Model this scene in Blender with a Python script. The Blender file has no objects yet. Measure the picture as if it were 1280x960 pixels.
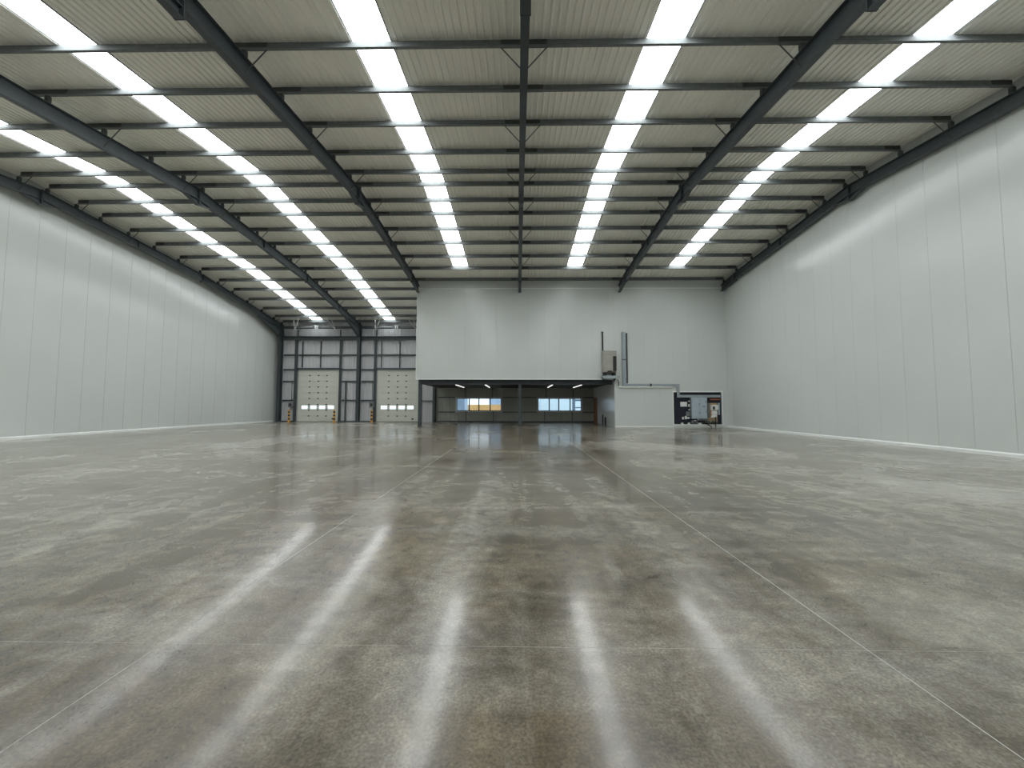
import bpy, math, random
from mathutils import Vector, Matrix
random.seed(7)
scene = bpy.context.scene
col = scene.collection
R = math.radians

# ------------------------------------------------------------------ camera
CAMH = 1.6
F = 480.0                       # focal length in pixels of the 1280 wide frame
PITCH, YAW, ROLL = R(3.16), R(0.8), R(0.1)
fw = Vector((-math.sin(YAW)*math.cos(PITCH), math.cos(YAW)*math.cos(PITCH), math.sin(PITCH)))
rt0 = Vector((math.cos(YAW), math.sin(YAW), 0)); up0 = rt0.cross(fw)
rt = rt0*math.cos(ROLL)+up0*math.sin(ROLL); up = rt.cross(fw)
cam_d = bpy.data.cameras.new('camera'); cam = bpy.data.objects.new('camera', cam_d); col.objects.link(cam)
m = Matrix((rt, up, -fw)).transposed().to_4x4(); m.translation = (0, 0, CAMH)
cam.matrix_world = m
cam_d.sensor_width = 36; cam_d.lens = 36*F/1280; cam_d.clip_end = 400; cam_d.clip_start = .05
scene.camera = cam

# ------------------------------------------------------------------ world, exposure
w = bpy.data.worlds.new('overcast_sky'); scene.world = w; w.use_nodes = True
w.node_tree.nodes['Background'].inputs['Color'].default_value = (.78, .88, 1.0, 1)
w.node_tree.nodes['Background'].inputs['Strength'].default_value = .95
scene.view_settings.view_transform = 'Standard'; scene.view_settings.look = 'None'
scene.view_settings.gamma = 1; scene.view_settings.use_curve_mapping = False
scene.view_settings.exposure = 1.0
ROOFLIGHT = 5.2                 # daylight given by the translucent rooflight panes

# ------------------------------------------------------------------ pixel helpers (directions only; the plane gives the distance)
def ray(px, py): return fw+rt*((px-640)/F)+up*((480-py)/F)
def atY(px, py, Y):
    d = ray(px, py); return Vector((0, 0, CAMH))+d*(Y/d.y)
YB = 36.3      # far wall with the loading doors
YO = 28.4      # front of the office block
DX = lambda px: atY(px, 505, YB).x
DZ = lambda py: atY(450, py, YB).z
OX = lambda px: atY(px, 480, YO).x
OZ = lambda py: atY(800, py, YO).z

# ------------------------------------------------------------------ materials
def mat(name, rgb, rough=.5, metal=0, emis=None, spec=.5, coat=0, noise=None, bump=0, bscale=40):
    m = bpy.data.materials.new(name); m.use_nodes = True
    nt = m.node_tree; b = nt.nodes['Principled BSDF']
    b.inputs['Base Color'].default_value = (*rgb, 1); b.inputs['Roughness'].default_value = rough
    b.inputs['Metallic'].default_value = metal; b.inputs['Specular IOR Level'].default_value = spec
    b.inputs['Coat Weight'].default_value = coat
    if emis:
        b.inputs['Emission Color'].default_value = (*emis[0], 1); b.inputs['Emission Strength'].default_value = emis[1]
    if noise or bump:
        g = nt.nodes.new('ShaderNodeNewGeometry')
        n = nt.nodes.new('ShaderNodeTexNoise'); n.inputs['Scale'].default_value = noise[0] if noise else bscale
        n.inputs['Detail'].default_value = 5
        nt.links.new(g.outputs['Position'], n.inputs['Vector'])
        if noise:
            r = nt.nodes.new('ShaderNodeValToRGB')
            r.color_ramp.elements[0].position = .3; r.color_ramp.elements[1].position = .7
            a = noise[1]
            r.color_ramp.elements[0].color = (*[c*(1-a) for c in rgb], 1)
            r.color_ramp.elements[1].color = (*[min(1, c*(1+a)) for c in rgb], 1)
            nt.links.new(n.outputs['Fac'], r.inputs['Fac']); nt.links.new(r.outputs['Color'], b.inputs['Base Color'])
        if bump:
            n2 = nt.nodes.new('ShaderNodeTexNoise'); n2.inputs['Scale'].default_value = bscale
            nt.links.new(g.outputs['Position'], n2.inputs['Vector'])
            bp = nt.nodes.new('ShaderNodeBump'); bp.inputs['Strength'].default_value = bump; bp.inputs['Distance'].default_value = .02
            nt.links.new(n2.outputs['Fac'], bp.inputs['Height']); nt.links.new(bp.outputs['Normal'], b.inputs['Normal'])
    return m
M = {}
M['white'] = mat('white_panel', (.62, .648, .625), .22, noise=(.35, .02), bump=.05, bscale=.9)
M['trim'] = mat('white_trim', (.80, .82, .80), .4, noise=(2, .02))
M['liner'] = mat('roof_liner', (.90, .885, .82), .5, noise=(.6, .03))
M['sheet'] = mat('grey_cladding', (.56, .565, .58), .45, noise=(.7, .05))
M['sheet_shaded'] = mat('grey_cladding_shaded', (.36, .365, .32), .5, noise=(.7, .05))  # same wall cladding, with the shade under the mezzanine put into its colour
M['steel'] = mat('slate_painted_steel', (.050, .062, .068), .42, noise=(3, .12))
M['galv'] = mat('galvanised_steel', (.175, .19, .192), .7, spec=.25, noise=(6, .12))
M['galvdark'] = mat('dark_sleeve_steel', (.055, .062, .06), .5, noise=(6, .12))
M['doorskin'] = mat('door_skin', (.62, .63, .56), .45, noise=(1.5, .03))
M['black'] = mat('black_plastic', (.012, .012, .013), .5, noise=(9, .1))
M['yellow'] = mat('yellow_paint', (.75, .36, .02), .45, noise=(9, .1))
M['navy'] = mat('navy_board', (.008, .010, .022), .6, noise=(3, .2))
M['cabinet'] = mat('blue_grey_enamel', (.42, .50, .56), .4, noise=(4, .05))
M['trunk'] = mat('grey_trunking', (.34, .385, .41), .4, metal=.2, noise=(4, .05))
M['meter'] = mat('meter_white', (.78, .78, .74), .4, noise=(9, .03))
M['copper'] = mat('copper', (.55, .18, .07), .4, metal=.5, noise=(9, .1))
M['wood'] = mat('brown_wood', (.23, .09, .03), .5, noise=(8, .25))
M['ply'] = mat('plywood', (.42, .30, .17), .6, noise=(8, .15))
M['acbody'] = mat('grey_unit_body', (.36, .35, .31), .5, noise=(6, .08))
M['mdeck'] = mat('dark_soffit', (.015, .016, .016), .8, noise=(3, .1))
M['lamp'] = mat('lamp_diffuser', (.8, .8, .8), .5, emis=((1, .98, .94), .55), noise=(3, .02))
M['outground'] = mat('outside_concrete', (.62, .62, .60), .8, noise=(1, .1))
M['fence'] = mat('orange_timber', (.90, .50, .17), .7, noise=(3, .12))
M['outblue'] = mat('blue_grey_outside_cladding', (.40, .53, .70), .6, noise=(.8, .1))
M['outpale'] = mat('pale_outside_cladding', (.74, .87, .93), .6, noise=(.8, .05))
M['outdark'] = mat('dark_outside_steel', (.10, .14, .20), .6, noise=(2, .1))
M['joint'] = mat('joint_sealant', (.43, .415, .37), .5, noise=(5, .1))

def m_roof():
    m = bpy.data.materials.new('translucent_rooflight'); m.use_nodes = True
    nt = m.node_tree; nt.nodes.clear()
    o = nt.nodes.new('ShaderNodeOutputMaterial'); e = nt.nodes.new('ShaderNodeEmission')
    g = nt.nodes.new('ShaderNodeNewGeometry'); n = nt.nodes.new('ShaderNodeTexNoise'); n.inputs['Scale'].default_value = 1.5
    r = nt.nodes.new('ShaderNodeValToRGB')
    r.color_ramp.elements[0].color = (.93, .98, 1, 1); r.color_ramp.elements[1].color = (.97, 1, 1, 1)
    nt.links.new(g.outputs['Position'], n.inputs['Vector']); nt.links.new(n.outputs['Fac'], r.inputs['Fac'])
    nt.links.new(r.outputs['Color'], e.inputs['Color']); e.inputs['Strength'].default_value = ROOFLIGHT
    nt.links.new(e.outputs[0], o.inputs['Surface'])
    return m
M['rooflight'] = m_roof()

def m_glass():
    m = bpy.data.materials.new('window_glass'); m.use_nodes = True
    nt = m.node_tree; nt.nodes.clear()
    o = nt.nodes.new('ShaderNodeOutputMaterial'); mx = nt.nodes.new('ShaderNodeMixShader')
    t = nt.nodes.new('ShaderNodeBsdfTransparent'); t.inputs['Color'].default_value = (.92, .96, .96, 1)
    gl = nt.nodes.new('ShaderNodeBsdfGlossy'); gl.inputs['Roughness'].default_value = .03
    mx.inputs['Fac'].default_value = .06
    nt.links.new(t.outputs[0], mx.inputs[1]); nt.links.new(gl.outputs[0], mx.inputs[2]); nt.links.new(mx.outputs[0], o.inputs['Surface'])
    return m
M['glass'] = m_glass()

def m_floor():
    m = bpy.data.materials.new('polished_concrete'); m.use_nodes = True
    nt = m.node_tree; N = nt.nodes; L = nt.links; b = N['Principled BSDF']
    g = N.new('ShaderNodeNewGeometry')
    def noise(scale, sc=(1, 1, 1), detail=6, rough=.6, dist=0, off=(0, 0, 0)):
        mp = N.new('ShaderNodeMapping'); mp.inputs['Scale'].default_value = sc; mp.inputs['Location'].default_value = off
        L.new(g.outputs['Position'], mp.inputs['Vector'])
        n = N.new('ShaderNodeTexNoise'); n.inputs['Scale'].default_value = scale; n.inputs['Detail'].default_value = detail
        n.inputs['Roughness'].default_value = rough; n.inputs['Distortion'].default_value = dist
        L.new(mp.outputs[0], n.inputs['Vector']); return n.outputs['Fac']
    def ramp(src, stops):
        r = N.new('ShaderNodeValToRGB'); el = r.color_ramp.elements
        while len(el) < len(stops): el.new(.5)
        for e, (p, c) in zip(el, stops): e.position = p; e.color = (*c, 1) if len(c) == 3 else c
        L.new(src, r.inputs['Fac']); return r.outputs['Color']
    def mix(a, bb, f, mode='MIX'):
        x = N.new('ShaderNodeMix'); x.data_type = 'RGBA'; x.blend_type = mode
        for s, v in ((x.inputs[6], a), (x.inputs[7], bb), (x.inputs[0], f)):
            if hasattr(v, 'links') or isinstance(v, bpy.types.NodeSocket): L.new(v, s)
            elif isinstance(v, tuple): s.default_value = (*v, 1)
            else: s.default_value = v
        return x.outputs[2]
    big = noise(.20, (1, 1, 1), 4, .5, .5, (2.3, .6, 0))
    cloud = noise(.75, (1, .8, 1), 8, .58, .5, (3, 1, 0))
    trk = noise(1.0, (1.3, .16, 1), 6, .6, .7, (1, 7, 0))
    swp = noise(1.0, (.22, 1.5, 1), 6, .6, .9, (9, 4, 0))
    fine = noise(7, (1, 1, 1), 8, .72)
    grit = noise(60, (1, 1, 1), 3, .6)
    c = ramp(cloud, [(.26, (.040, .031, .017)), (.44, (.105, .090, .062)), (.58, (.185, .169, .130)), (.76, (.31, .298, .255))])
    c2 = ramp(big, [(.34, (.060, .048, .030)), (.5, (.145, .130, .098)), (.64, (.30, .290, .255))])
    c = mix(c, c2, .5)
    # the middle pour is a browner, darker mix than the outer pours
    sx = N.new('ShaderNodeSeparateXYZ'); L.new(g.outputs['Position'], sx.inputs[0])
    wob = N.new('ShaderNodeMath'); wob.operation = 'MULTIPLY_ADD'; L.new(big, wob.inputs[0]); wob.inputs[1].default_value = 9; L.new(sx.outputs['X'], wob.inputs[2])
    mr = N.new('ShaderNodeMapRange'); mr.inputs['From Min'].default_value = -7; mr.inputs['From Max'].default_value = 16; L.new(wob.outputs[0], mr.inputs['Value'])
    tint = ramp(mr.outputs[0], [(.06, (1.65, 1.70, 1.80)), (.34, (.74, .655, .52)), (.60, (.74, .655, .52)), (.88, (1.60, 1.64, 1.72))])
    c = mix(c, tint, 1.0, 'MULTIPLY')
    c = mix(c, (.36, .352, .318), mix((0, 0, 0), ramp(trk, [(.42, (0, 0, 0)), (.82, (1, 1, 1))]), .55))
    c = mix(c, (.34, .332, .298), mix((0, 0, 0), ramp(swp, [(.44, (0, 0, 0)), (.84, (1, 1, 1))]), .50))
    mott = noise(2.6, (1, 1, 1), 9, .75, .3, (5, 2, 0))
    c = mix(c, ramp(mott, [(.34, (.48, .455, .41)), (.5, (1, 1, 1)), (.68, (1.5, 1.5, 1.5))]), .9, 'MULTIPLY')
    c = mix(c, ramp(fine, [(.3, (.66, .66, .66)), (.7, (1.34, 1.34, 1.34))]), .9, 'MULTIPLY')
    c = mix(c, ramp(grit, [(.3, (.55, .55, .55)), (.7, (1.5, 1.5, 1.5))]), .9, 'MULTIPLY')
    L.new(c, b.inputs['Base Color'])
    L.new(ramp(big, [(.3, (.22, .22, .22)), (.7, (.30, .30, .30))]), b.inputs['Roughness'])
    b.inputs['Specular IOR Level'].default_value = .6
    b.inputs['Coat Weight'].default_value = .25; b.inputs['Coat Roughness'].default_value = .09
    bp = N.new('ShaderNodeBump'); bp.inputs['Strength'].default_value = .05; bp.inputs['Distance'].default_value = .02
    L.new(noise(1.6, (1, 1, 1), 3, .5), bp.inputs['Height']); L.new(bp.outputs['Normal'], b.inputs['Normal'])
    return m
M['floor'] = m_floor()

# ------------------------------------------------------------------ mesh helpers
class MB:
    def __init__(s): s.v = []; s.f = []; s.sm = []
    def add(s, vs, fs, smooth=False):
        o = len(s.v); s.v += [tuple(v) for v in vs]; s.f += [[i+o for i in f] for f in fs]; s.sm += [smooth]*len(fs); return s
    def box(s, x0, x1, y0, y1, z0, z1):
        x0, x1 = min(x0, x1), max(x0, x1); y0, y1 = min(y0, y1), max(y0, y1); z0, z1 = min(z0, z1), max(z0, z1)
        return s.add([(x, y, z) for z in (z0, z1) for y in (y0, y1) for x in (x0, x1)],
            [(0, 2, 3, 1), (4, 5, 7, 6), (0, 1, 5, 4), (2, 6, 7, 3), (0, 4, 6, 2), (1, 3, 7, 5)])
    def bev(s, x0, x1, y0, y1, z0, z1, r=.02):
        """box with chamfered front and edges (faces -y)"""
        x0, x1 = min(x0, x1), max(x0, x1); z0, z1 = min(z0, z1), max(z0, z1)
        def ring(i, y): return [(x0+i, y, z0+i), (x1-i, y, z0+i), (x1-i, y, z1-i), (x0+i, y, z1-i)]
        vs = ring(0, y1)+ring(0, y0+r)+ring(r, y0)
        fs = [(3, 2, 1, 0)]
        for k in (0, 4):
            for i in range(4): j = (i+1) % 4; fs.append((k+i, k+j, k+4+j, k+4+i))
        fs.append((8, 9, 10, 11)); return s.add(vs, fs)
    def cyl(s, p, q, r, n=12, r2=None):
        p = Vector(p); q = Vector(q); d = (q-p).normalized()
        a = d.orthogonal().normalized(); b = d.cross(a); r2 = r if r2 is None else r2
        vs = [p+(a*math.cos(t)+b*math.sin(t))*r for t in [2*math.pi*i/n for i in range(n)]]
        vs += [q+(a*math.cos(t)+b*math.sin(t))*r2 for t in [2*math.pi*i/n for i in range(n)]]
        s.add(vs, [(i, (i+1) % n, n+(i+1) % n, n+i) for i in range(n)], True)
        s.add(vs, [tuple(range(n-1, -1, -1)), tuple(range(n, 2*n))]); return s
    def tube(s, pts, r, n=8):
        for a, b in zip(pts[:-1], pts[1:]): s.cyl(a, b, r, n)
        return s
    def prism_x(s, prof, x0, x1):
        """profile [(y,z)] closed, extruded along x"""
        n = len(prof)
        s.add([(x0, y, z) for y, z in prof]+[(x1, y, z) for y, z in prof],
              [(i, (i+1) % n, n+(i+1) % n, n+i) for i in range(n)]+[tuple(range(n-1, -1, -1)), tuple(range(n, 2*n))]); return s
    def prism_y(s, prof, y0, y1):
        n = len(prof)
        s.add([(x, y0, z) for x, z in prof]+[(x, y1, z) for x, z in prof],
              [(i, (i+1) % n, n+(i+1) % n, n+i) for i in range(n)]+[tuple(range(n-1, -1, -1)), tuple(range(n, 2*n))]); return s
    def mesh(s, name, m, org=(0, 0, 0)):
        me = bpy.data.meshes.new(name)
        me.from_pydata([(x-org[0], y-org[1], z-org[2]) for x, y, z in s.v], [], s.f)
        me.polygons.foreach_set('use_smooth', s.sm)
        me.materials.append(M[m]); me.update()
        import bmesh
        bm = bmesh.new(); bm.from_mesh(me); bmesh.ops.recalc_face_normals(bm, faces=bm.faces); bm.to_mesh(me); bm.free()
        return me
def tag(o, label=None, cat=None, group=None, kind=None):
    if label: o['label'] = label
    if cat: o['category'] = cat
    if group: o['group'] = group
    if kind: o['kind'] = kind
    return o
def link(name, me, parent=None, loc=(0, 0, 0)):
    o = bpy.data.objects.new(name, me); col.objects.link(o); o.location = loc
    if parent: o.parent = parent
    return o
def thing(name, loc, label=None, cat=None, group=None, kind=None):
    o = bpy.data.objects.new(name, None); col.objects.link(o); o.location = loc; o.empty_display_size = .2
    return tag(o, label, cat, group, kind)
def part(name, mb, m, parent=None, label=None):
    """mesh given in world coordinates, parented to a thing (or part of a thing)"""
    org = Vector((0, 0, 0)); p = parent
    while p: org += p.location; p = p.parent
    o = link(name, mb.mesh(name, m, org), parent)
    if label: o['label'] = label
    return o
def solo(name, mb, m, label, cat, group=None):
    xs = [v[0] for v in mb.v]; ys = [v[1] for v in mb.v]; zs = [v[2] for v in mb.v]
    org = ((min(xs)+max(xs))/2, (min(ys)+max(ys))/2, min(zs))
    o = link(name, mb.mesh(name, m, org), None, org); return tag(o, label, cat, group)
def copy_tree(o, parent=None):
    c = o.copy(); col.objects.link(c); c.parent = parent
    for ch in list(o.children): copy_tree(ch, c)
    return c

# ------------------------------------------------------------------ roof profile (purlin centre line)
J = [-2.1, 7.9, 17.25, 26.6, 36.1]
ZR, S1, S2 = 12.02, .09, .173
JZ = [ZR-S1*9.35-S2*10.0, ZR-S1*9.35, ZR, ZR-S1*9.35, ZR-S1*9.35-S2*9.5]
def zp(Y):
    for i in range(4):
        if Y <= J[i+1] or i == 3:
            return JZ[i]+(JZ[i+1]-JZ[i])*(Y-J[i])/(J[i+1]-J[i])
YN = -2.3                       # wall behind the camera
XL, XR = -22.95, 15.42          # faces of the side walls
LINER = .13                     # liner above the purlin centre line
PUR = [-1.9, -.3, 1.4, 3.1, 4.8, 6.5, 8.2, 9.86, 11.5, 13.16, 14.93, 16.45, 17.5, 18.72, 19.85, 21.34, 22.93, 24.64, 26.4, 28.02, 29.5, 31.2, 33.0, 34.7, 35.95]
RIDGE = 12                      # PUR[12] is the first purlin beyond the ridge
FRX = [-22.45, -14.95, -7.45, .17, 7.6, 15.2]

# ------------------------------------------------------------------ floor: slabs parted by sealed joints
fl = thing('floor', (0, 0, 0), kind='structure')
part('joint_bed', MB().box(XL-.3, XR+.3, YN-.3, YB+.6, -.25, -.0008), 'joint', fl)
xs = [XL-.3]+[-2.38-4.7*k for k in range(4, 0, -1)]+[-2.38, 2.3]+[2.3+4.7*k for k in (1, 2)]+[XR+.3]
ys = [YN-.3]+[2.64+4.7*k for k in range(7)]+[YB+.6]
G = .004
for i in range(len(xs)-1):
    for j in range(len(ys)-1):
        part('slab', MB().box(xs[i]+G, xs[i+1]-G, ys[j]+.002, ys[j+1]-.002, -.2, 0), 'floor', fl)

# ------------------------------------------------------------------ side walls of tall panels
def side_wall(name, X, sgn, x_thick):
    wl = thing(name, (X, 0, 0), kind='structure')
    wid = 1.11; y = YN
    part('core', MB().prism_x([(YN, 0), (YB+.3, 0)]+[(yy, zp(yy)+LINER+.35) for yy in [YB+.3]+J[::-1][1:4]+[YN]], X+sgn*.09, X+sgn*.14), 'white', wl)
    while y < YB+.2:
        y1 = min(y+wid, YB+.2)
        cut = [y+.004]+[j for j in J if y+.01 < j < y1-.01]+[y1-.004]
        prof = [(y+.004, .10), (y1-.004, .10)]+[(c, zp(c)+LINER+.02) for c in cut[::-1]]
        part('wall_panel', MB().prism_x(prof, X, X+sgn*.085), 'white', wl)
        y = y1
    return wl
side_wall('wall_left', XL, -1, .1); side_wall('wall_right', XR, 1, .1)
for nm, X, s in (('baseboard_left', XL, 1), ('baseboard_right', XR, -1)):
    y1 = YB-.35 if s > 0 else YO
    mb = MB().prism_y([(X, 0), (X+s*.05, 0), (X+s*.05, .10), (X+s*.02, .14), (X, .14)], YN+.1, y1)
    tag(link(nm, mb.mesh(nm, 'trim')), kind='structure')
wb = thing('wall_behind', (0, YN, 0), kind='structure')
x = XL
while x < XR:
    x1 = min(x+1.11, XR)
    part('wall_panel', MB().box(x+.004, x1-.004, YN-.1, YN, 0, zp(YN)+.3), 'white', wb); x = x1

# ------------------------------------------------------------------ ceiling: ribbed sheets and rooflights
SKY = [(-19.05, 35.95), (-12.1, 35.95), (-3.98, 26.4), (4.0, 26.4), (11.08, 26.4)]
SW = .53
ce = thing('ceiling', (0, 0, 0), kind='structure')
def sheet(x0, x1, ya, yb):
    n = max(1, round((x1-x0)/.2)); p = (x1-x0)/n
    prof = []
    for k in range(n):
        a = x0+k*p
        prof += [(a, 0), (a+p*.62, 0), (a+p*.72, -.045), (a+p*.90, -.045)]
    prof.append((x1, 0))
    st = [ya]+[j for j in J if ya+.05 < j < yb-.05]+[yb]
    vs = [(px, Y, zp(Y)+LINER+dz+.03) for Y in st for px, dz in prof]; n = len(prof)
    # the overlapping outer skin closes the sheet
    fs = [(r*n+i, r*n+i+1, (r+1)*n+i+1, (r+1)*n+i) for r in range(len(st)-1) for i in range(n-1)]
    o = len(vs); vs += [(xx, Y, zp(Y)+LINER+.11) for Y in st for xx in (x0, x1)]
    fs += [(o+2*r+2, o+2*r+3, o+2*r+1, o+2*r) for r in range(len(st)-1)]
    part('roof_sheet', MB().add(vs, fs), 'liner', ce)
edges = [XL-.14]
for sx, ye in SKY:
    a = edges[-1]; b = sx-SW; n = max(1, round((b-a)/1.0))
    for k in range(n): sheet(a+(b-a)*k/n, a+(b-a)*(k+1)/n, YN-.1, YB+.3)
    sheet(sx-SW, sx+SW, ye+.02, YB+.3)
    edges.append(sx+SW)
a = edges[-1]; b = XR+.14; n = round(b-a)
for k in range(n): sheet(a+(b-a)*k/n, a+(b-a)*(k+1)/n, YN-.1, YB+.3)
for i, (sx, ye) in enumerate(SKY):
    wn = thing('window_%d' % (i+3), (sx, 0, 0), kind='structure')
    st = [YN]+[y for y in PUR if y <= ye+.01 and y > YN+.6]
    for a, b in zip(st[:-1], st[1:]):
        cut = [a]+[j for j in J if a+.02 < j < b-.02]+[b]
        prof = [(c, zp(c)+LINER+.035) for c in cut]+[(c, zp(c)+LINER+.05) for c in cut[::-1]]
        part('pane', MB().prism_x(prof, sx-SW+.012, sx+SW-.012), 'rooflight', wn)
    for s in (-1, 1):
        st2 = [YN]+[j for j in J if j < ye]+[ye]
        mb = MB()
        for a, b in zip(st2[:-1], st2[1:]):
            mb.prism_x([(a, zp(a)+LINER+.0), (b, zp(b)+LINER+.0), (b, zp(b)+LINER+.06), (a, zp(a)+LINER+.06)], sx+s*(SW-.012), sx+s*(SW+.012))
        part('edge_trim', mb, 'galv', wn)

# ------------------------------------------------------------------ portal frames
RT, RB = .34, .86               # rafter top and underside below the purlin line
FW_, FT, WT = .21, .022, .014
def seg(mb, ya, yb, X, top=None, bot=None, bot2=None):
    top = RT if top is None else top; bot = RB if bot is None else bot
    bot2 = bot if bot2 is None else bot2
    za, zb = zp(ya), zp(yb)
    def slab(o1, o2, o3, o4, w): mb.prism_x([(ya, za-o2), (yb, zb-o4), (yb, zb-o3), (ya, za-o1)], X-w/2, X+w/2)
    slab(top, top+FT, top, top+FT, FW_)
    slab(bot-FT, bot, bot2-FT, bot2, FW_)
    slab(top+FT, bot-FT, top+FT, bot2-FT, WT)
    return mb
BR = [13.16, 16.45, 18.72, 21.34, 24.64, 9.86]
BRF = [28.02, 31.2, 34.7]
NAMES = ['against the left side wall of tall white panels', 'standing between the two loading doors', 'meeting the free end of the white office cladding',
         'in line with the middle post of the undercroft', 'above the tall grey trunking on the office wall', 'against the right side wall above the meter cupboard']
NAMES = ['running along the white wall nearest the loading doors', 'carried by the column between the two loading doors', 'meeting the free end of the white office cladding',
         'in line with the middle column of the office undercroft', 'ending above the tall grey trunking on the office wall', 'running along the white wall beside the meter cupboard']
for i, X in enumerate(FRX):
    full = X < -8
    RT, RB = (.34, .80) if i in (0, 5) else (.34, .86)     # the end frames are shallower
    t = thing('portal_frame', (X, 17.0, 0), 'dark slate steel roof frame '+NAMES[i], 'steel frame', 'portal frames across the hall')
    yend = J[4] if full else YO-.03
    for a, b in ((J[0], J[1]), (J[1], J[2]), (J[2], J[3]), (J[3], yend)):
        part('rafter', seg(MB(), a+.02, b-.02, X), 'steel', t)
    for k in (1, 2, 3):
        y = J[k]; z = zp(y); dp = RB+(.25 if k != 3 else .08)
        for s in (-1, 1):
            part('end_plate', MB().box(X-.12, X+.12, y+s*.021-.012*(s < 0)-.0, y+s*.001+.012*(s > 0), z-dp, z-RT+.02), 'steel', t)
        if k != 3:
            for s in ((-1, 1) if k == 2 else (-1,)):
                L = .72 if k == 2 else 2.6; y2 = y+s*L; mb = MB()
                mb.prism_x([(y+s*.03, z-dp+.02), (y2, zp(y2)-RB), (y+s*.03, z-RB+.01)], X-.008, X+.008)
                mb.prism_x([(y+s*.03, z-dp), (y2, zp(y2)-RB-.005), (y2, zp(y2)-RB+.012), (y+s*.03, z-dp+.022)], X-.10, X+.10)
                part('apex_haunch', mb, 'steel', t)
    if full:
        y0, y1 = J[4]-.45, J[4]-.02; zt = zp(J[4])-RT
        mb = MB().box(X-.13, X+.13, y0, y0+.022, 0, zt-.1).box(X-.13, X+.13, y1-.022, y1, 0, zt).box(X-.008, X+.008, y0, y1, 0, zt-.05)
        part('column', mb, 'steel', t)
        part('base_plate', MB().box(X-.2, X+.2, y0-.07, y1+.03, 0, .03), 'steel', t)
        ya = y0-3.1; mb = MB(); zb = zp(y0)-RB-.75
        mb.prism_x([(ya, zp(ya)-RB), (y0, zp(y0)-RB), (y0, zb)], X-.008, X+.008)
        mb.prism_x([(ya, zp(ya)-RB-.01), (y0, zb-.01), (y0, zb+.012), (ya, zp(ya)-RB+.012)], X-.105, X+.105)
        part('eaves_haunch', mb, 'steel', t)
    # near column, out of the picture behind the camera
    y1 = J[0]; zt = zp(y1)-RT
    part('column', MB().box(X-.13, X+.13, y1, y1+.022, 0, zt).box(X-.13, X+.13, y1+.43, y1+.45, 0, zt-.1).box(X-.008, X+.008, y1, y1+.44, 0, zt-.05), 'steel', t)
    for y in PUR:
        if y > yend-.05 or y < 2: continue
        z = zp(y)
        part('cleat', MB().box(X-.06, X+.06, y-.05, y+.05, z-RT, z-.116), 'galvdark', t)
    for y in BR+(BRF if full else []):
        z = zp(y)
        for s in (-1, 1):
            if (X+s*.6 < XL+.5) or (X+s*.6 > XR-.3): continue
            part('fly_brace', MB().cyl((X+s*.03, y-.03, z-RB+.06), (X+s*.62, y-.03, z-.132), .016, 6), 'galvdark', t)
    for y in ((21.9, 31.5) if full else (21.9,)):       # web stiffener
        part('stiffener', MB().box(X-.10, X+.10, y, y+.012, zp(y)-RB+.01, zp(y)-RT-.01), 'steel', t)

# ------------------------------------------------------------------ purlins
ORD = ['first', 'second', 'third', 'fourth', 'fifth', 'sixth', 'seventh', 'eighth', 'ninth', 'tenth', 'eleventh', 'twelfth', 'thirteenth']
def zed(y, z, x0, x1, d=.115, t=.012, fl=.07, s=1):
    mb = MB()
    mb.box(x0, x1, y-t/2, y+t/2, z-d, z+d)
    mb.box(x0, x1, y-fl if s > 0 else y, y if s > 0 else y+fl, z-d, z-d+t)
    mb.box(x0, x1, y if s > 0 else y-fl, y+fl if s > 0 else y, z+d-t, z+d)
    mb.box(x0, x1, y-s*fl-t/2, y-s*fl+t/2, z-d, z-d+.03)
    mb.box(x0, x1, y-t/2-.012, y+t/2, z-.03, z+.03)
    return mb
for i, y in enumerate(PUR):
    if y < 6: continue                                   # nothing of these shows
    z = zp(y); back = y > YO-.3
    x1 = -7.56 if back else FRX[5]-.02
    s = -1 if y < J[2] else 1
    side = 'towards the loading doors' if i >= RIDGE else 'on the slope away from the doors'
    k = i-RIDGE if i >= RIDGE else RIDGE-1-i
    t = thing('purlin', (0, y, z-.115), 'galvanised steel purlin, %s from the ridge %s' % (ORD[k], side), 'purlin', 'roof purlins')
    part('rail', zed(y, z, FRX[0]+.1, x1), 'galv', t)
    if y < 30:
        for X in FRX:
            if X > x1+.3: continue
            lo, hi = max(X-.62, FRX[0]+.085), min(X+.62, x1+.015)
            part('sleeve', MB().box(lo, hi, y-.022, y+.022, z-.108, z+.105), 'galvdark', t)

# ------------------------------------------------------------------ far wall with the loading doors
wf = thing('wall_far', (0, YB, 0), kind='structure')
def ribbed(x0, x1, z0, z1, Y, par, m, pitch=.2, name='cladding_sheet'):
    n = max(1, round((x1-x0)/pitch)); p = (x1-x0)/n; prof = []
    for k in range(n):
        a = x0+k*p; prof += [(a, Y), (a+p*.60, Y), (a+p*.70, Y-.03), (a+p*.90, Y-.03)]
    prof.append((x1, Y)); n = len(prof)
    vs = [(x, y, z) for z in (z0, z1) for x, y in prof]
    fs = [(i, i+1, n+i+1, n+i) for i in range(n-1)]
    vs += [(x0, Y+.08, z0), (x1, Y+.08, z0), (x1, Y+.08, z1), (x0, Y+.08, z1)]; o = 2*n
    fs += [(o+3, o+2, o+1, o)]
    part(name, MB().add(vs, fs), m, par)
D1 = (DX(372), DX(424)); D2 = (DX(471), DX(471)+D1[1]-D1[0]); DTOP = DZ(462.3)
def run(x0, x1, z0, z1, m):
    n = max(1, round((x1-x0)/1.0))
    for k in range(n): ribbed(x0+(x1-x0)*k/n, x0+(x1-x0)*(k+1)/n, z0, z1, YB, wf, m)
EZ = 9.75
for a, b in ((XL, D1[0]), (D1[1], D2[0]), (D2[1], -7.9)): run(a, b, 0, EZ, 'sheet')
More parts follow.
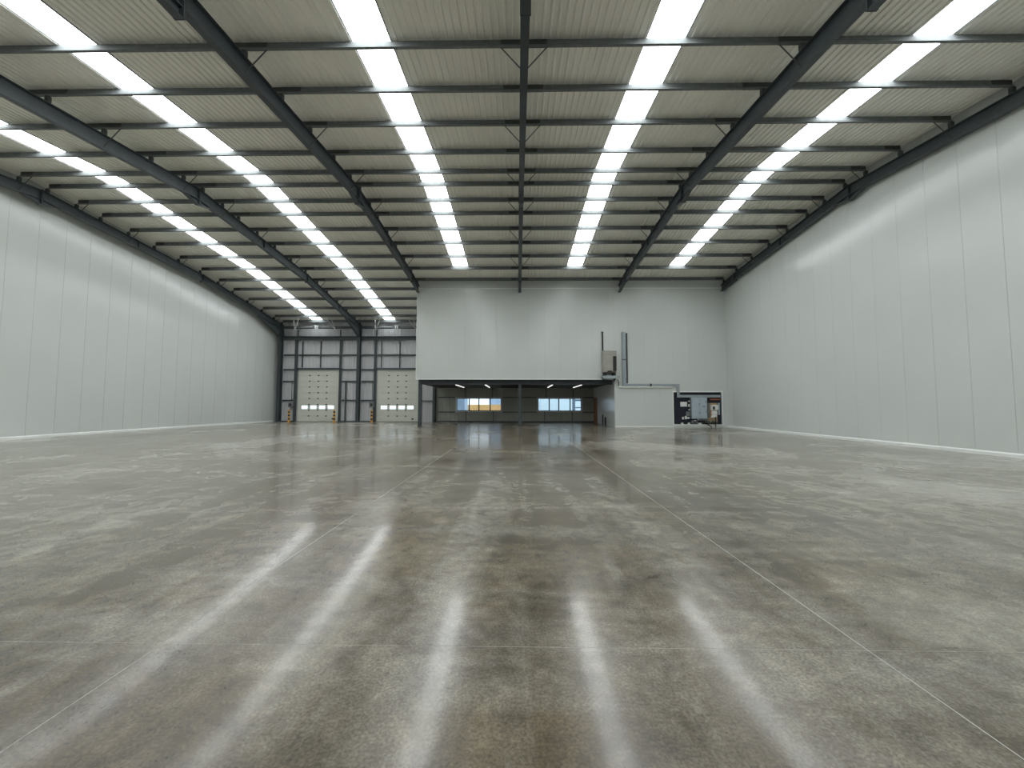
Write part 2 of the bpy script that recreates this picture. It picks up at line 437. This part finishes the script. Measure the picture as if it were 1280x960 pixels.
for a, b in (D1, D2): run(a, b, DTOP, EZ, 'sheet')
W1 = (DX(571), DX(626.5)); W2 = (DX(672.5), DX(726.5)); WZ = (DZ(513.3), DZ(497.6))
XU = 7.25                                                 # side wall of the undercroft
for a, b in ((-7.9, W1[0]), (W1[1], W2[0]), (W2[1], XU)): run(a, b, 0, 3.6, 'sheet_shaded')
for a, b in (W1, W2): run(a, b, 0, WZ[0], 'sheet_shaded'); run(a, b, WZ[1], 3.6, 'sheet_shaded')
Y0 = YB-.16
def rail(x0, x1, z, h=.13): part('rail', MB().box(x0, x1, Y0+.03, YB-.035, z-h/2, z+h/2).box(x0, x1, Y0, Y0+.03, z-h/2, z-h/2+.03), 'steel', wf)
def post(x0, x1, z0, z1): part('post', MB().box(x0, x1, Y0-.05, Y0+.02, z0, z1).box((x0+x1)/2-.02, (x0+x1)/2+.02, Y0, YB-.03, z0, z1), 'steel', wf)
CX1, CX2 = FRX[0]+.14, FRX[1]
for py in (444, 477, 500.6, 462.3):
    for a, b in ((CX1, D1[0]-.32), (D1[1]+.25, CX2-.14), (CX2+.14, D2[0]-.25)): rail(a, b, DZ(py))
for a, b in (D1, D2): rail(a, b, DZ(444))
for x in (D1[0]-.18, D2[0]-.16): post(x-.12, x+.12, 0, DZ(425))
for x in (D1[1]+.12, D2[1]+.12): post(x-.10, x+.10, 0, DZ(421))
for d in (D1, D2):
    for fx in (.10, .54):
        x = d[0]+(d[1]-d[0])*fx; post(x-.022, x+.022, DTOP+.2, DZ(427))
    part('door_head', MB().box(d[0]-.3, d[1]+.25, Y0-.08, YB-.04, DTOP+.02, DTOP+.16), 'steel', wf)
post(DX(432), DX(433.2), 0, DZ(477))
part('eaves_beam', MB().box(CX1, CX2-.14, Y0-.15, YB-.04, DZ(425.5), DZ(422)).box(CX1, CX2-.14, Y0-.3, YB-.04, DZ(422), DZ(421.2)), 'steel', wf)
part('eaves_beam', MB().box(CX2+.14, -7.6, Y0-.15, YB-.04, DZ(425.5), DZ(422)).box(CX2+.14, -7.6, Y0-.3, YB-.04, DZ(422), DZ(421.2)), 'steel', wf)
for a, b in ((CX1, CX2-.14), (CX2+.14, -7.6)):
    part('eaves_tie', MB().box(a, b, Y0-.5, Y0-.38, DZ(412.5), DZ(409.5)), 'steel', wf)
part('base_angle', MB().box(CX1, D1[0]-.3, Y0, YB-.03, 0, .1).box(D1[1]+.22, CX2-.14, Y0, YB-.03, 0, .1).box(CX2+.14, D2[0]-.3, Y0, YB-.03, 0, .1), 'steel', wf)
# undercroft stretch of the wall: rails and sheet joints
for py in (496.5, 514.8):
    for a, b in ((-7.5, W1[0]-.15), (W1[1]+.15, W2[0]-.15), (W2[1]+.15, XU)): rail(a, b, DZ(py), .08)
rail(D2[1]+.25, DX(541.5), DZ(501), .08)
for px, a, b in ((582, 485, 497), (615.5, 485, 497), (582.5, 514, 526), (616.5, 514, 526), (682.5, 485, 497), (716, 485, 497), (680.5, 514, 526), (715, 514, 526)):
    post(DX(px)-.022, DX(px)+.022, DZ(b), DZ(a))
part('column', MB().box(DX(542), DX(545), Y0-.35, Y0-.32, 0, 3.5).box(DX(543)-.01, DX(543)+.02, Y0-.32, YB-.05, 0, 3.5).box(DX(542), DX(545), YB-.07, YB-.04, 0, 3.5), 'steel', wf)
part('base_angle', MB().box(-7.6, XU, Y0-.02, YB-.03, 0, .12), 'steel', wf)

def sectional_door(name, d):
    x0, x1 = d; t = thing(name, ((x0+x1)/2, YB, 0), kind='structure')
    n = 9; hgt = DTOP/n; cx = lambda f: x0+(x1-x0)*f
    wz = (DZ(510.9), DZ(505.7))
    panes = [(.10, .255), (.31, .465), (.52, .675), (.73, .885)]
    for k in range(n):
        z0, z1 = max(.028, k*hgt), (k+1)*hgt; ya, yb = YB-.06, YB
        mb = MB()
        holes = panes if z0 < (wz[0]+wz[1])/2 < z1 else []
        if holes:
            a, b = z0+.10, z1-.10; xe = x0
            mb.box(x0, x1, ya, yb, z0, a); mb.box(x0, x1, ya, yb, b, z1)
            for p, q in holes: mb.box(xe, cx(p), ya, yb, a, b); xe = cx(q)
            mb.box(xe, x1, ya, yb, a, b)
        else:
            mb.bev(x0, x1, ya, yb, z0, z1, .015)
        s = part('section', mb, 'doorskin', t)
        for p, q in holes:
            part('pane', MB().box(cx(p), cx(q), YB-.035, YB-.025, z0+.10, z1-.10), 'glass', s)
            fm = MB()
            fm.box(cx(p)-.03, cx(p)+.01, ya-.012, ya+.01, z0+.07, z1-.07); fm.box(cx(q)-.01, cx(q)+.03, ya-.012, ya+.01, z0+.07, z1-.07)
            fm.box(cx(p)+.01, cx(q)-.01, ya-.012, ya+.01, z0+.07, z0+.11); fm.box(cx(p)+.01, cx(q)-.01, ya-.012, ya+.01, z1-.11, z1-.07)
            part('pane_frame', fm, 'trim', s)
        if k < n-1:
            for fx in (.285, .495, .70):
                x = cx(fx); part('hinge', MB().box(x-.07, x+.07, ya-.02, ya-.001, z1-.05, z1+.05).cyl((x-.07, ya-.02, z1+.006), (x+.07, ya-.02, z1+.006), .02, 8), 'galvdark', s)
    part('bottom_seal', MB().box(x0, x1, YB-.07, YB, 0, .028), 'black', t)
    part('lock', MB().box(x1-.62, x1-.45, YB-.11, YB-.06, .22, .36), 'black', t)
    for x, s in ((x0, -1), (x1, 1)):
        part('track', MB().box(x+s*.01, x+s*.10, YB-.24, YB-.212, 0, DZ(413)).box(x+s*.085, x+s*.10, YB-.212, YB-.17, 0, DZ(413)), 'steel' if s < 0 else 'steel', t)
    zs = DZ(411.3)
    part('spring_shaft', MB().cyl((x0-.3, YB-.75, zs), (x1+.3, YB-.75, zs), .025, 10), 'galv', t)
    for a, b in ((.06, .40), (.60, .94)):
        part('torsion_spring', MB().cyl((cx(a), YB-.75, zs), (cx(b), YB-.75, zs), .075, 14), 'galv', t)
    part('spring_anchor', MB().box(cx(.47), cx(.485), YB-.85, YB-.6, zs-.12, zs+.22).box(cx(.515), cx(.53), YB-.85, YB-.6, zs-.12, zs+.22), 'trim', t)
    for x, s in ((x0, 1), (x1, -1)):
        part('cable_drum', MB().cyl((x-.12*s, YB-.75, zs), (x-.02*s, YB-.75, zs), .13, 14), 'galv', t)
        zt = zp(34.7)-.14
        for dx, yy in ((0, 34.7), (.55, 34.7)):
            part('hanger', MB().cyl((x+s*.08, YB-.95, zs-.28), (x+s*(.25+dx), yy, zt), .025, 6), 'trim', t)
    return t
sectional_door('door_1', D1); sectional_door('door_2', D2)

def bollard(x, label):
    t = thing('bollard', (x, YB-.75, 0), label, 'bollard', 'bollards guarding the loading doors')
    part('tube', MB().cyl((x, YB-.75, 0), (x, YB-.75, 1.10), .085, 16).cyl((x, YB-.75, 1.10), (x, YB-.75, 1.14), .085, 16, .04), 'yellow', t)
    for z in (.22, .55, .86): part('band', MB().cyl((x, YB-.75, z), (x, YB-.75, z+.14), .088, 16), 'black', t)
    part('base_plate', MB().box(x-.14, x+.14, YB-.89, YB-.61, 0, .015), 'yellow', t)
bollard(DX(367.2)+.02, 'yellow and black bollard below the control box at the wall corner side')
bollard(DX(422.8), 'yellow and black bollard with no control box above it')
bollard(DX(468.6), 'yellow and black bollard below the control box beside the central steel column')
for px, lab in ((366.3, 'grey door control box on the post nearest the white side wall'), (466.6, 'grey door control box beside the central steel column')):
    x = DX(px); t = thing('control_box', (x, Y0-.1, DZ(509)), lab, 'control box', 'door control boxes')
    part('case', MB().bev(x-.24, x+.2, Y0-.26, Y0-.06, DZ(509), DZ(501.5)), 'galv', t)
    part('button_panel', MB().box(x-.12, x+.08, Y0-.275, Y0-.26, DZ(507.5), DZ(504.5)), 'black', t)
    part('cable', MB().cyl((x, Y0-.1, DZ(503)), (x, Y0-.1, DZ(478)), .02, 6), 'black', t)

# ------------------------------------------------------------------ windows in the undercroft
def strip_window(name, X, px):
    t = thing(name, ((X[0]+X[1])/2, YB, WZ[0]), kind='structure')
    z0, z1 = WZ; fr = .10
    mb = MB(); ya, yb = YB-.17, YB+.06
    mb.box(X[0]-fr, X[1]+fr, ya, yb, z0-fr, z0); mb.box(X[0]-fr, X[1]+fr, ya, yb, z1, z1+fr)
    mb.box(X[0]-fr, X[0], ya, yb, z0, z1); mb.box(X[1], X[1]+fr, ya, yb, z0, z1)
    part('frame', mb, 'sheet', t)
    xs = [X[0]]+[DX(p) for p in px]+[X[1]]
    for k in range(4):
        a, b = xs[k], xs[k+1]; s = .05
        mb = MB().box(a, b, YB-.03, YB+.02, z0, z0+s).box(a, b, YB-.03, YB+.02, z1-s, z1).box(a, a+s, YB-.03, YB+.02, z0+s, z1-s).box(b-s, b, YB-.03, YB+.02, z0+s, z1-s)
        c = part('casement', mb, 'black', t)
        part('pane', MB().box(a+s, b-s, YB-.008, YB+.002, z0+s, z1-s), 'glass', c)
strip_window('window_1', W1, (586.6, 598.7, 612.8)); strip_window('window_2', W2, (686.5, 698.5, 712.6))

# ------------------------------------------------------------------ office block: cladding on the hall side
XE = -7.52; ZC = OZ(473.5); XN = OX(768); NX0, NX1, NZ0, NZ1 = OX(841.5), OX(901.2), OZ(530.2), OZ(490.2)
wo = thing('wall_office', (XE, YO, 0), kind='structure')
def top(): return zp(YO)+LINER+.02
def opanel(x0, x1, z0, z1): part('wall_panel', MB().box(x0+.0015, x1-.0015, YO, YO+.08, z0, z1), 'white', wo)
joins = [XE]+[XE+1.19*k for k in range(1, 13)]+[XN]
joins = [j for j in joins if j <= XN-.3]+[XN]
for a, b in zip(joins[:-1], joins[1:]): opanel(a, b, ZC, top())
part('core', MB().box(XE, XR, YO+.08, YO+.1, ZC, top()-.02).box(XN, NX0, YO+.08, YO+.1, 0, ZC).box(NX0, XR, YO+.15, YO+.17, 0, ZC), 'white', wo)
x = XN
while x < NX0-.05:
    b = NX0 if NX0-x < 1.5 else x+1.1; opanel(x, b, 0, top()); x = b
n = 3
for k in range(n): opanel(NX0+(NX1-NX0)*k/n, NX0+(NX1-NX0)*(k+1)/n, NZ1, top())
part('wall_panel', MB().box(NX0, NX1, YO, YO+.08, 0, NZ0), 'white', wo)
part('wall_panel', MB().box(NX1, XR, YO, YO+.08, 0, top()), 'white', wo)
part('head_flashing', MB().box(XE, XR, YO-.012, YO, OZ(361), OZ(359.6)).box(XE, XR, YO-.03, YO-.012, OZ(361), OZ(360.6)), 'trim', wo)
part('drip_flashing', MB().box(XE-.03, XN, YO-.025, YO+.12, ZC-.07, ZC), 'trim', wo)
part('corner_flashing', MB().box(XE-.04, XE-.0, YO-.02, YO+.12, ZC, top()), 'trim', wo)
part('skirting', MB().box(XN, NX0, YO-.02, YO, 0, .1), 'trim', wo)
ws = thing('wall_office_end', (XE, YO, 0), kind='structure')
y = YO+.12
while y < YB-.2:
    y1 = min(y+1.11, YB-.1)
    part('wall_panel', MB().prism_x([(y+.003, ZC), (y1-.003, ZC), (y1-.003, zp(y1)+LINER), (y+.003, zp(y)+LINER)], XE-.02, XE+.06), 'white', ws); y = y1
# undercroft: side wall, deck, beams, columns
wu = thing('wall_undercroft', (XU, YO, 0), kind='structure')
y = YO+.08
while y < YB-.1:
    y1 = min(y+1.1, YB)
    part('wall_panel', MB().box(XN-.0, XN+.08, y+.003, y1-.003, 0, 3.55), 'white', wu); y = y1
dk = thing('ceiling_undercroft', (0, YO, 3.4), kind='structure')
BY = YO+.75
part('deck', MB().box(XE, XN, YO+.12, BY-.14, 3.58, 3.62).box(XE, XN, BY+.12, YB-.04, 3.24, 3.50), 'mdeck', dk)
tb = thing('mezzanine_beam', (0, BY, 3.17), 'long dark steel beam under the white office cladding', 'beam')
part('flange', MB().box(XE, XN, BY-.1, BY+.1, 3.55, 3.575), 'steel', tb)
part('flange', MB().box(XE, XN, BY-.1, BY+.1, 3.17, 3.195), 'steel', tb)
part('web', MB().box(XE, XN, BY-.1, BY-.085, 3.195, 3.55), 'steel', tb)
for px, lab in ((524.8, 'dark steel undercroft column at the free end of the office cladding'), (649.8, 'dark steel undercroft column between the two strip windows')):
    x = atY(px, 510, BY).x; t = thing('steel_column', (x, BY, 0), lab, 'column', 'undercroft columns')
    part('shaft', MB().box(x-.11, x+.11, BY-.11, BY-.09, 0, 3.146).box(x-.11, x+.11, BY+.09, BY+.11, 0, 3.146).box(x-.008, x+.008, BY-.1, BY+.1, 0, 3.146), 'steel', t)
    part('base_plate', MB().box(x-.16, x+.16, BY-.16, BY+.16, 0, .02), 'steel', t)
    part('cap_plate', MB().box(x-.13, x+.13, BY-.13, BY+.13, 3.146, 3.169), 'steel', t)
for x, lab in ((-4.8, 'slim white ceiling batten lamp nearest the free end of the undercroft'), (-2.5, 'slim white ceiling batten lamp above the window with the orange fence'),
               (2.73, 'slim white ceiling batten lamp above the window with the pale building'), (5.0, 'slim white ceiling batten lamp nearest the brown door')):
    t = thing('batten_lamp', (x, 32.2, 3.15), lab, 'lamp', 'batten lamps under the mezzanine')
    part('housing', MB().box(x-.06, x+.06, 29.9, 34.4, 3.20, 3.239), 'trim', t)
    part('diffuser', MB().prism_y([(x-.055, 3.20), (x+.055, 3.20), (x+.035, 3.15), (x-.035, 3.15)], 29.95, 34.35), 'lamp', t)
# brown door on the side wall
t = thing('door_3', (XN, 35.2, 0), kind='structure')
part('frame', MB().box(XN-.06, XN, 34.55, 34.65, 0, 2.2).box(XN-.06, XN, 35.75, 35.85, 0, 2.2).box(XN-.06, XN, 34.55, 35.85, 2.2, 2.28), 'wood', t)
lf = part('leaf', MB().box(XN-.035, XN, 34.65, 35.75, .01, 2.2), 'wood', t)
part('handle', MB().cyl((XN-.10, 34.75, 1.02), (XN-.10, 34.92, 1.02), .012, 8).cyl((XN-.10, 34.75, 1.02), (XN-.03, 34.75, 1.02), .012, 8), 'galv', lf)
for px, hh, lab in ((753.3, .82, 'taller dark pipe stub standing on the floor by the undercroft wall'), (756.6, .62, 'shorter dark pipe stub standing on the floor by the undercroft wall')):
    y = 31.6 if px < 755 else 30.9; x = atY(px, 520, y).x
    x = min(x, XN-.1)
    t = thing('pipe_stub', (x, y, 0), lab, 'pipe', 'pipe stubs by the undercroft wall')
    part('pipe', MB().cyl((x, y, 0), (x, y, hh), .055, 12), 'black', t)
    part('cap', MB().cyl((x, y, hh), (x, y, hh+.04), .068, 12), 'galv', t)
    part('floor_collar', MB().cyl((x, y, 0), (x, y, .03), .085, 12), 'galv', t)

# ------------------------------------------------------------------ heat pump unit on its shelf, pipe, trunking
Y = YO
xa, xb, za, zb = OX(752), OX(768.8), OZ(468.8), OZ(439.6)
t = thing('support_shelf', ((xa+xb)/2, Y, OZ(474)), 'grey steel shelf carrying the air unit on the office wall', 'shelf')
part('plate', MB().box(OX(751), OX(771.5), Y-.72, Y-.03, OZ(471.8), OZ(470.6)), 'trunk', t)
part('lip', MB().box(OX(751), OX(771.5), Y-.74, Y-.72, OZ(474), OZ(470.6)), 'trunk', t)
for x in (OX(753), OX(767.5)): part('bracket', MB().prism_x([(Y-.70, OZ(472)), (Y-.03, OZ(472)), (Y-.03, OZ(477))], x-.02, x+.02), 'steel', t)
t = thing('air_unit', ((xa+xb)/2, Y-.4, za), 'tall grey air handling unit with dark side grille on shelf', 'air unit')
yf = Y-.62
part('body', MB().bev(xa, xb, yf, Y-.05, za+.14, zb, .03), 'acbody', t)
gr = part('grille', MB().box(OX(764), OX(768.2), yf-.012, yf, OZ(464), OZ(446.5)), 'black', t)
for k in range(9):
    z = OZ(463.2)+(OZ(447.2)-OZ(463.2))*k/8
    part('slat', MB().box(OX(764.2), OX(768), yf-.03, yf-.012, z-.012, z+.012), 'galvdark', gr)
part('label_plate', MB().box(OX(755), OX(757.2), yf-.006, yf, OZ(457), OZ(454.5)), 'meter', t)
part('label_plate', MB().box(OX(754.8), OX(757.2), yf-.006, yf, OZ(450), OZ(447)), 'galv', t)
part('service_panel', MB().bev(OX(754.5), OX(763), yf-.015, yf, OZ(464.5), OZ(442.5), .01), 'acbody', t)
for x in (xa+.16, xb-.16): part('foot', MB().box(x-.08, x+.08, yf+.02, Y-.1, za-.085, za+.14), 'black', t)
part('valve', MB().cyl((xa+.30, yf-.05, za+.22), (xa+.62, yf-.05, za+.22), .05, 10).cyl((xa+.72, yf-.05, za+.22), (xb-.12, yf-.05, za+.26), .06, 10), 'black', t)
solo('vent_pipe', MB().cyl((OX(753.6), Y-.1, zb+.004), (OX(753.2), Y-.1, OZ(415.6)), .055, 12).cyl((OX(753.2), Y-.1, OZ(416.3)), (OX(753.2), Y-.1, OZ(415)), .07, 12), 'black', 'black vertical pipe rising from the top of the air unit', 'pipe')
solo('drain_hose', MB().tube([(OX(772.1), Y-.16, OZ(474.5)), (OX(772.3), Y-.12, OZ(477.2)), (OX(773.4), Y-.06, OZ(478.4)), (OX(773), Y-.06, OZ(482.3))], .028), 'black', 'short black hose hanging below the air unit shelf', 'hose')
t = thing('cable_trunking', (OX(780), Y, OZ(482.8)), 'grey galvanised cable trunking stepping down the office wall to the cupboard', 'trunking')
part('riser', MB().box(OX(778), OX(782.2), Y-.16, Y-.042, OZ(482.6), OZ(415.4)), 'trunk', t)
part('run', MB().box(OX(782.2), OX(848.6), Y-.12, Y-.042, OZ(482.6), OZ(480)), 'trunk', t)
part('drop', MB().box(OX(845.4), OX(848.6), Y-.12, Y-.042, OZ(493.6), OZ(482.6)), 'trunk', t)
part('run', MB().box(OX(845.4), OX(899.6), Y-.12, Y-.042, OZ(496.8), OZ(493.6)), 'trunk', t)
part('joint_collar', MB().box(OX(777.6), OX(782.5), Y-.165, Y-.042, OZ(450.5), OZ(449)), 'galv', t)
part('joint_collar', MB().box(OX(812), OX(814), Y-.13, Y-.042, OZ(482.9), OZ(479.7)), 'black', t)
solo('cable_ladder', MB().box(OX(782.9), OX(784.6), Y-.10, Y-.01, OZ(479.2), OZ(416.6)), 'galvdark', 'dark cable bundle running beside the tall trunking riser', 'cable')
solo('conduit', MB().cyl((OX(773.5), Y-.07, OZ(484.0)), (OX(840), Y-.07, OZ(484.0)), .065, 10), 'trim', 'white conduit running just below the grey trunking', 'conduit')

# ------------------------------------------------------------------ meter cupboard
YI = YO+.10
t = thing('trim_1', ((NX0+NX1)/2, YO, NZ0), kind='structure')
part('jamb', MB().box(NX0-.06, NX0, YO-.02, YI, NZ0, NZ1), 'trim', t)
part('jamb', MB().box(NX1, NX1+.1, YO-.02, YI, NZ0, NZ1), 'trim', t)
part('head', MB().box(NX0-.06, NX1+.1, YO-.02, YI, NZ1, NZ1+.09), 'trim', t)
part('sill', MB().box(NX0-.06, NX1+.1, YO-.04, YI, NZ0-.08, NZ0), 'trim', t)
solo('backboard', MB().box(NX0, NX1, YI, YI+.04, NZ0, NZ1), 'navy', 'dark navy backing board of the meter cupboard', 'board')
YF = YI
def b3(px0, px1, py0, py1, d, d0=0, r=.015): return MB().bev(OX(px0), OX(px1), YF-d, YF-d0, OZ(py1), OZ(py0), r)
t = thing('switchgear_cabinet', (OX(872.5), YF, OZ(523)), 'large blue-grey switchgear cabinet with two doors in the meter cupboard', 'cabinet')
part('case', b3(863.2, 882.2, 496.9, 523.2, .24), 'cabinet', t)
for a, b, cc, d in ((864.8, 873.2, 500.6, 510), (864.8, 873.2, 510.4, 521.6), (873.9, 881.3, 497.8, 506.8), (873.9, 881.3, 507.2, 521.6)):
    dd = part('cabinet_door', MB().bev(OX(a), OX(b), YF-.262, YF-.241, OZ(d), OZ(cc), .01), 'cabinet', t)
    x = OX(b)-.06; z = (OZ(cc)+OZ(d))/2
    part('handle', MB().box(x-.015, x+.015, YF-.285, YF-.262, z-.06, z+.06), 'galvdark', dd)
part('side_gutter', b3(862.4, 863.1, 497, 523.4, .2), 'galv', t)
part('label_plate', MB().box(OX(876), OX(879.6), YF-.27, YF-.262, OZ(508.2), OZ(507.4)), 'galvdark', t)
part('bottom_duct', b3(873, 883.5, 523.4, 525.6, .16), 'galv', t)
def junction(px0, px1, py0, py1, d, lab, m='meter', cat='box', name='junction_box', gr='small fittings on the meter board'):
    t = thing(name, ((OX(px0)+OX(px1))/2, YF, OZ(py1)), lab, cat, gr)
    part('case', b3(px0, px1, py0, py1, d), m, t)
    xm, zm = (OX(px0)+OX(px1))/2, (OZ(py0)+OZ(py1))/2; ww, hh = abs(OX(px1)-OX(px0)), abs(OZ(py0)-OZ(py1))
    part('cover', MB().bev(xm-ww*.36, xm+ww*.36, YF-d-.012, YF-d, zm-hh*.34, zm+hh*.34, .006), 'trim' if m == 'meter' else m, t)
    for s in (-1, 1): part('screw', MB().cyl((xm+s*ww*.42, YF-d-.006, zm), (xm+s*ww*.42, YF-d, zm), .008, 6), 'galv', t)
junction(850.4, 858.6, 502.3, 508.2, .08, 'white rectangular fuse board alone on the navy backboard', cat='fuse board', name='fuse_board')
junction(860.4, 862.2, 500.6, 502.2, .08, 'topmost small white socket beside the switchgear cabinet')
junction(860.2, 862.0, 505.0, 508.4, .08, 'tall small white socket midway down beside the switchgear cabinet')
junction(860.6, 862.1, 511.2, 513.0, .07, 'lowest of three small white sockets beside the switchgear cabinet')
junction(857.2, 861.6, 514.4, 520.0, .14, 'grey lidded junction box low beside the switchgear cabinet', 'galv')
junction(852.2, 854.2, 521.0, 524.2, .08, 'narrow white isolator low on the navy backboard')
junction(855.6, 857.8, 519.8, 524.0, .10, 'bright white isolator between two lower white fittings')
junction(858.4, 861.2, 521.3, 523.4, .08, 'wide flat white fitting below the grey junction box')
junction(871.4, 872.8, 523.6, 525.0, .08, 'small white fitting under the switchgear cabinet')
solo('meter_backplate', b3(884.2, 896.4, 503.6, 529.6, .04), 'ply', 'beige plywood plate behind the white meter', 'board')
solo('meter_side_plate', b3(884.2, 887, 503.6, 522, .06, .041), 'galv', 'narrow grey channel at the edge of the plywood plate', 'channel')
solo('grey_strip', b3(897.4, 899.6, 503.4, 518.4, .05), 'cabinet', 'tall grey strip at the edge of the navy backboard', 'strip')
zc = OZ(499.2)
t = thing('copper_bar', (OX(893.5), YF, zc), 'copper earth bar on the navy board above the meter', 'earth bar')
part('bar', MB().box(OX(887.6), OX(899.6), YF-.06, YF-.03, zc-.04, zc+.04), 'copper', t)
for px in (888.6, 898.6): part('stand_off', MB().cyl((OX(px), YF-.03, zc), (OX(px), YF, zc), .025, 8), 'meter', t)
for k in range(5): part('bolt', MB().cyl((OX(889.5+k*2), YF-.075, zc), (OX(889.5+k*2), YF-.06, zc), .02, 6), 'copper', t)
t = thing('electric_meter', (OX(891.8), YF, OZ(522)), 'white electricity meter with dark display on plywood plate', 'meter')
YM = YF-.041
part('head', MB().bev(OX(887.6), OX(895.4), YM-.20, YM, OZ(512.6), OZ(506), .04), 'meter', t)
part('side_module', MB().cyl((OX(894.6), YM-.12, OZ(511.4)), (OX(894.6), YM-.12, OZ(506.4)), .12, 14), 'meter', t)
part('display', MB().box(OX(888.8), OX(891.8), YM-.21, YM-.2, OZ(511.6), OZ(508)), 'galvdark', t)
part('terminal_block', MB().bev(OX(888.2), OX(895), YM-.16, YM, OZ(518.4), OZ(513.4), .03), 'meter', t)
part('terminal_cover', MB().bev(OX(888), OX(894.6), YM-.18, YM, OZ(522), OZ(518.6), .05), 'meter', t)
part('tail', MB().tube([(OX(887.7), YM-.05, OZ(513)), (OX(887.2), YM-.05, OZ(516)), (OX(888.2), YM-.05, OZ(519.5))], .03), 'copper', t)
solo('supply_cable', MB().tube([(OX(891.6), YM-.225, OZ(521)), (OX(891.5), YF-.30, OZ(524.6)), (OX(891.5), YF-.30, .035)], .035), 'black', 'black supply cable dropping from the meter to the floor', 'cable')
solo('supply_cable', MB().tube([(OX(875.4), YF-.16, OZ(525.9)), (OX(876.4), YF-.30, OZ(527.0)), (OX(881), YF-.30, OZ(529.6)), (OX(884), YF-.31, OZ(531.6)), (OX(886.4), YF-.34, .04)], .035), 'black', 'black cable slanting over the sill to the floor', 'cable')
def coil(px0, px1, py0, py1, lab, turns, m):
    xm, zm = (OX(px0)+OX(px1))/2, (OZ(py0)+OZ(py1))/2; rx, rz = abs(OX(px1)-OX(px0))/2, abs(OZ(py0)-OZ(py1))/2
    t = thing('cable_coil', (xm, YF-.15, zm-rz), lab, 'cable coil', 'cable coils in the cupboard')
    for k in range(turns):
        f = 1-.16*k; pts = [(xm+rx*f*math.cos(a), YF-.09-.05*k, zm+rz*f*math.sin(a)) for a in [2*math.pi*i/20 for i in range(21)]]
        part('turn', MB().tube(pts, .035, 6), m, t)
    part('cable_tie', MB().box(xm-.03, xm+.03, YF-.09-.05*turns, YF-.05, zm+rz*.6, zm+rz*1.15), 'meter', t)
coil(863, 871, 525.4, 529.6, 'round coil of grey cable under the switchgear cabinet', 3, 'galv')
coil(877, 895.5, 526.6, 529.6, 'long flattened coil of grey cable under the meter', 3, 'galvdark')
for px, ww, lab in ((852, .16, 'white cable gland on the sill below the isolators'), (860.4, .15, 'white cable gland on the sill below the grey junction box'), (874, .24, 'larger white fitting on the sill under the switchgear cabinet')):
    x = OX(px); solo('sill_fitting', MB().bev(x-ww/2, x+ww/2, YO-.02, YO+.12, NZ0, NZ0+.10, .02).cyl((x, YO+.05, NZ0+.1), (x, YO+.05, NZ0+.13), .03, 8), 'meter', lab, 'fitting', 'fittings on the cupboard sill')

# ------------------------------------------------------------------ the yard outside the windows
tag(link('ground', MB().box(-70, 70, YB+.62, 130, -.3, -.12).mesh('ground', 'outground')), kind='structure')
FY = 50.0
t = thing('timber_fence', (-4, FY, -.12), 'orange timber fence in the yard outside the strip window', 'fence')
for k in range(6):
    a = -7.9+k*1.35
    part('fence_panel', MB().box(a+.06, a+1.31, FY, FY+.05, -.1, 1.66), 'fence', t)
    part('post', MB().box(a-.05, a+.05, FY-.04, FY+.08, -.12, 1.7), 'fence', t)
def building(x0, x1, y0, y1, h, m, lab, bays):
    t = thing('warehouse', ((x0+x1)/2, (y0+y1)/2, -.12), lab, 'building', 'buildings across the yard')
    part('core', MB().box(x0+.05, x1-.05, y0+.05, y1, -.12, h-.1), m, t)
    for k in range(bays):
        a, b = x0+(x1-x0)*k/bays, x0+(x1-x0)*(k+1)/bays
        part('cladding_panel', MB().box(a+.02, b-.02, y0, y0+.05, -.1, h), m, t)
    part('eaves_trim', MB().box(x0-.05, x1+.05, y0-.06, y1, h, h+.25), 'outdark', t)
building(-10.5, -5.75, 42, 45, 6, 'outblue', 'blue-grey clad building close outside the strip window', 3)
building(-4.15, -.6, 56, 66, 7, 'outblue', 'blue-grey clad building standing behind the orange fence', 3)
building(3.6, 10.4, 60, 75, 7, 'outpale', 'pale blue clad building across the yard', 5)
t = thing('steel_mast', (8.05, 55, -.12), 'dark steel mast in the yard before the pale building', 'mast')
part('pole', MB().box(7.85, 8.25, 55, 55.2, -.12, 6), 'outdark', t)
part('arm', MB().box(8.25, 9.8, 55, 55.15, 2.2, 2.45), 'outdark', t)
part('arm', MB().box(8.25, 9.8, 55, 55.15, 1.2, 1.35), 'outdark', t)
part('strut', MB().box(9.6, 9.8, 55, 55.15, -.12, 6), 'outdark', t)
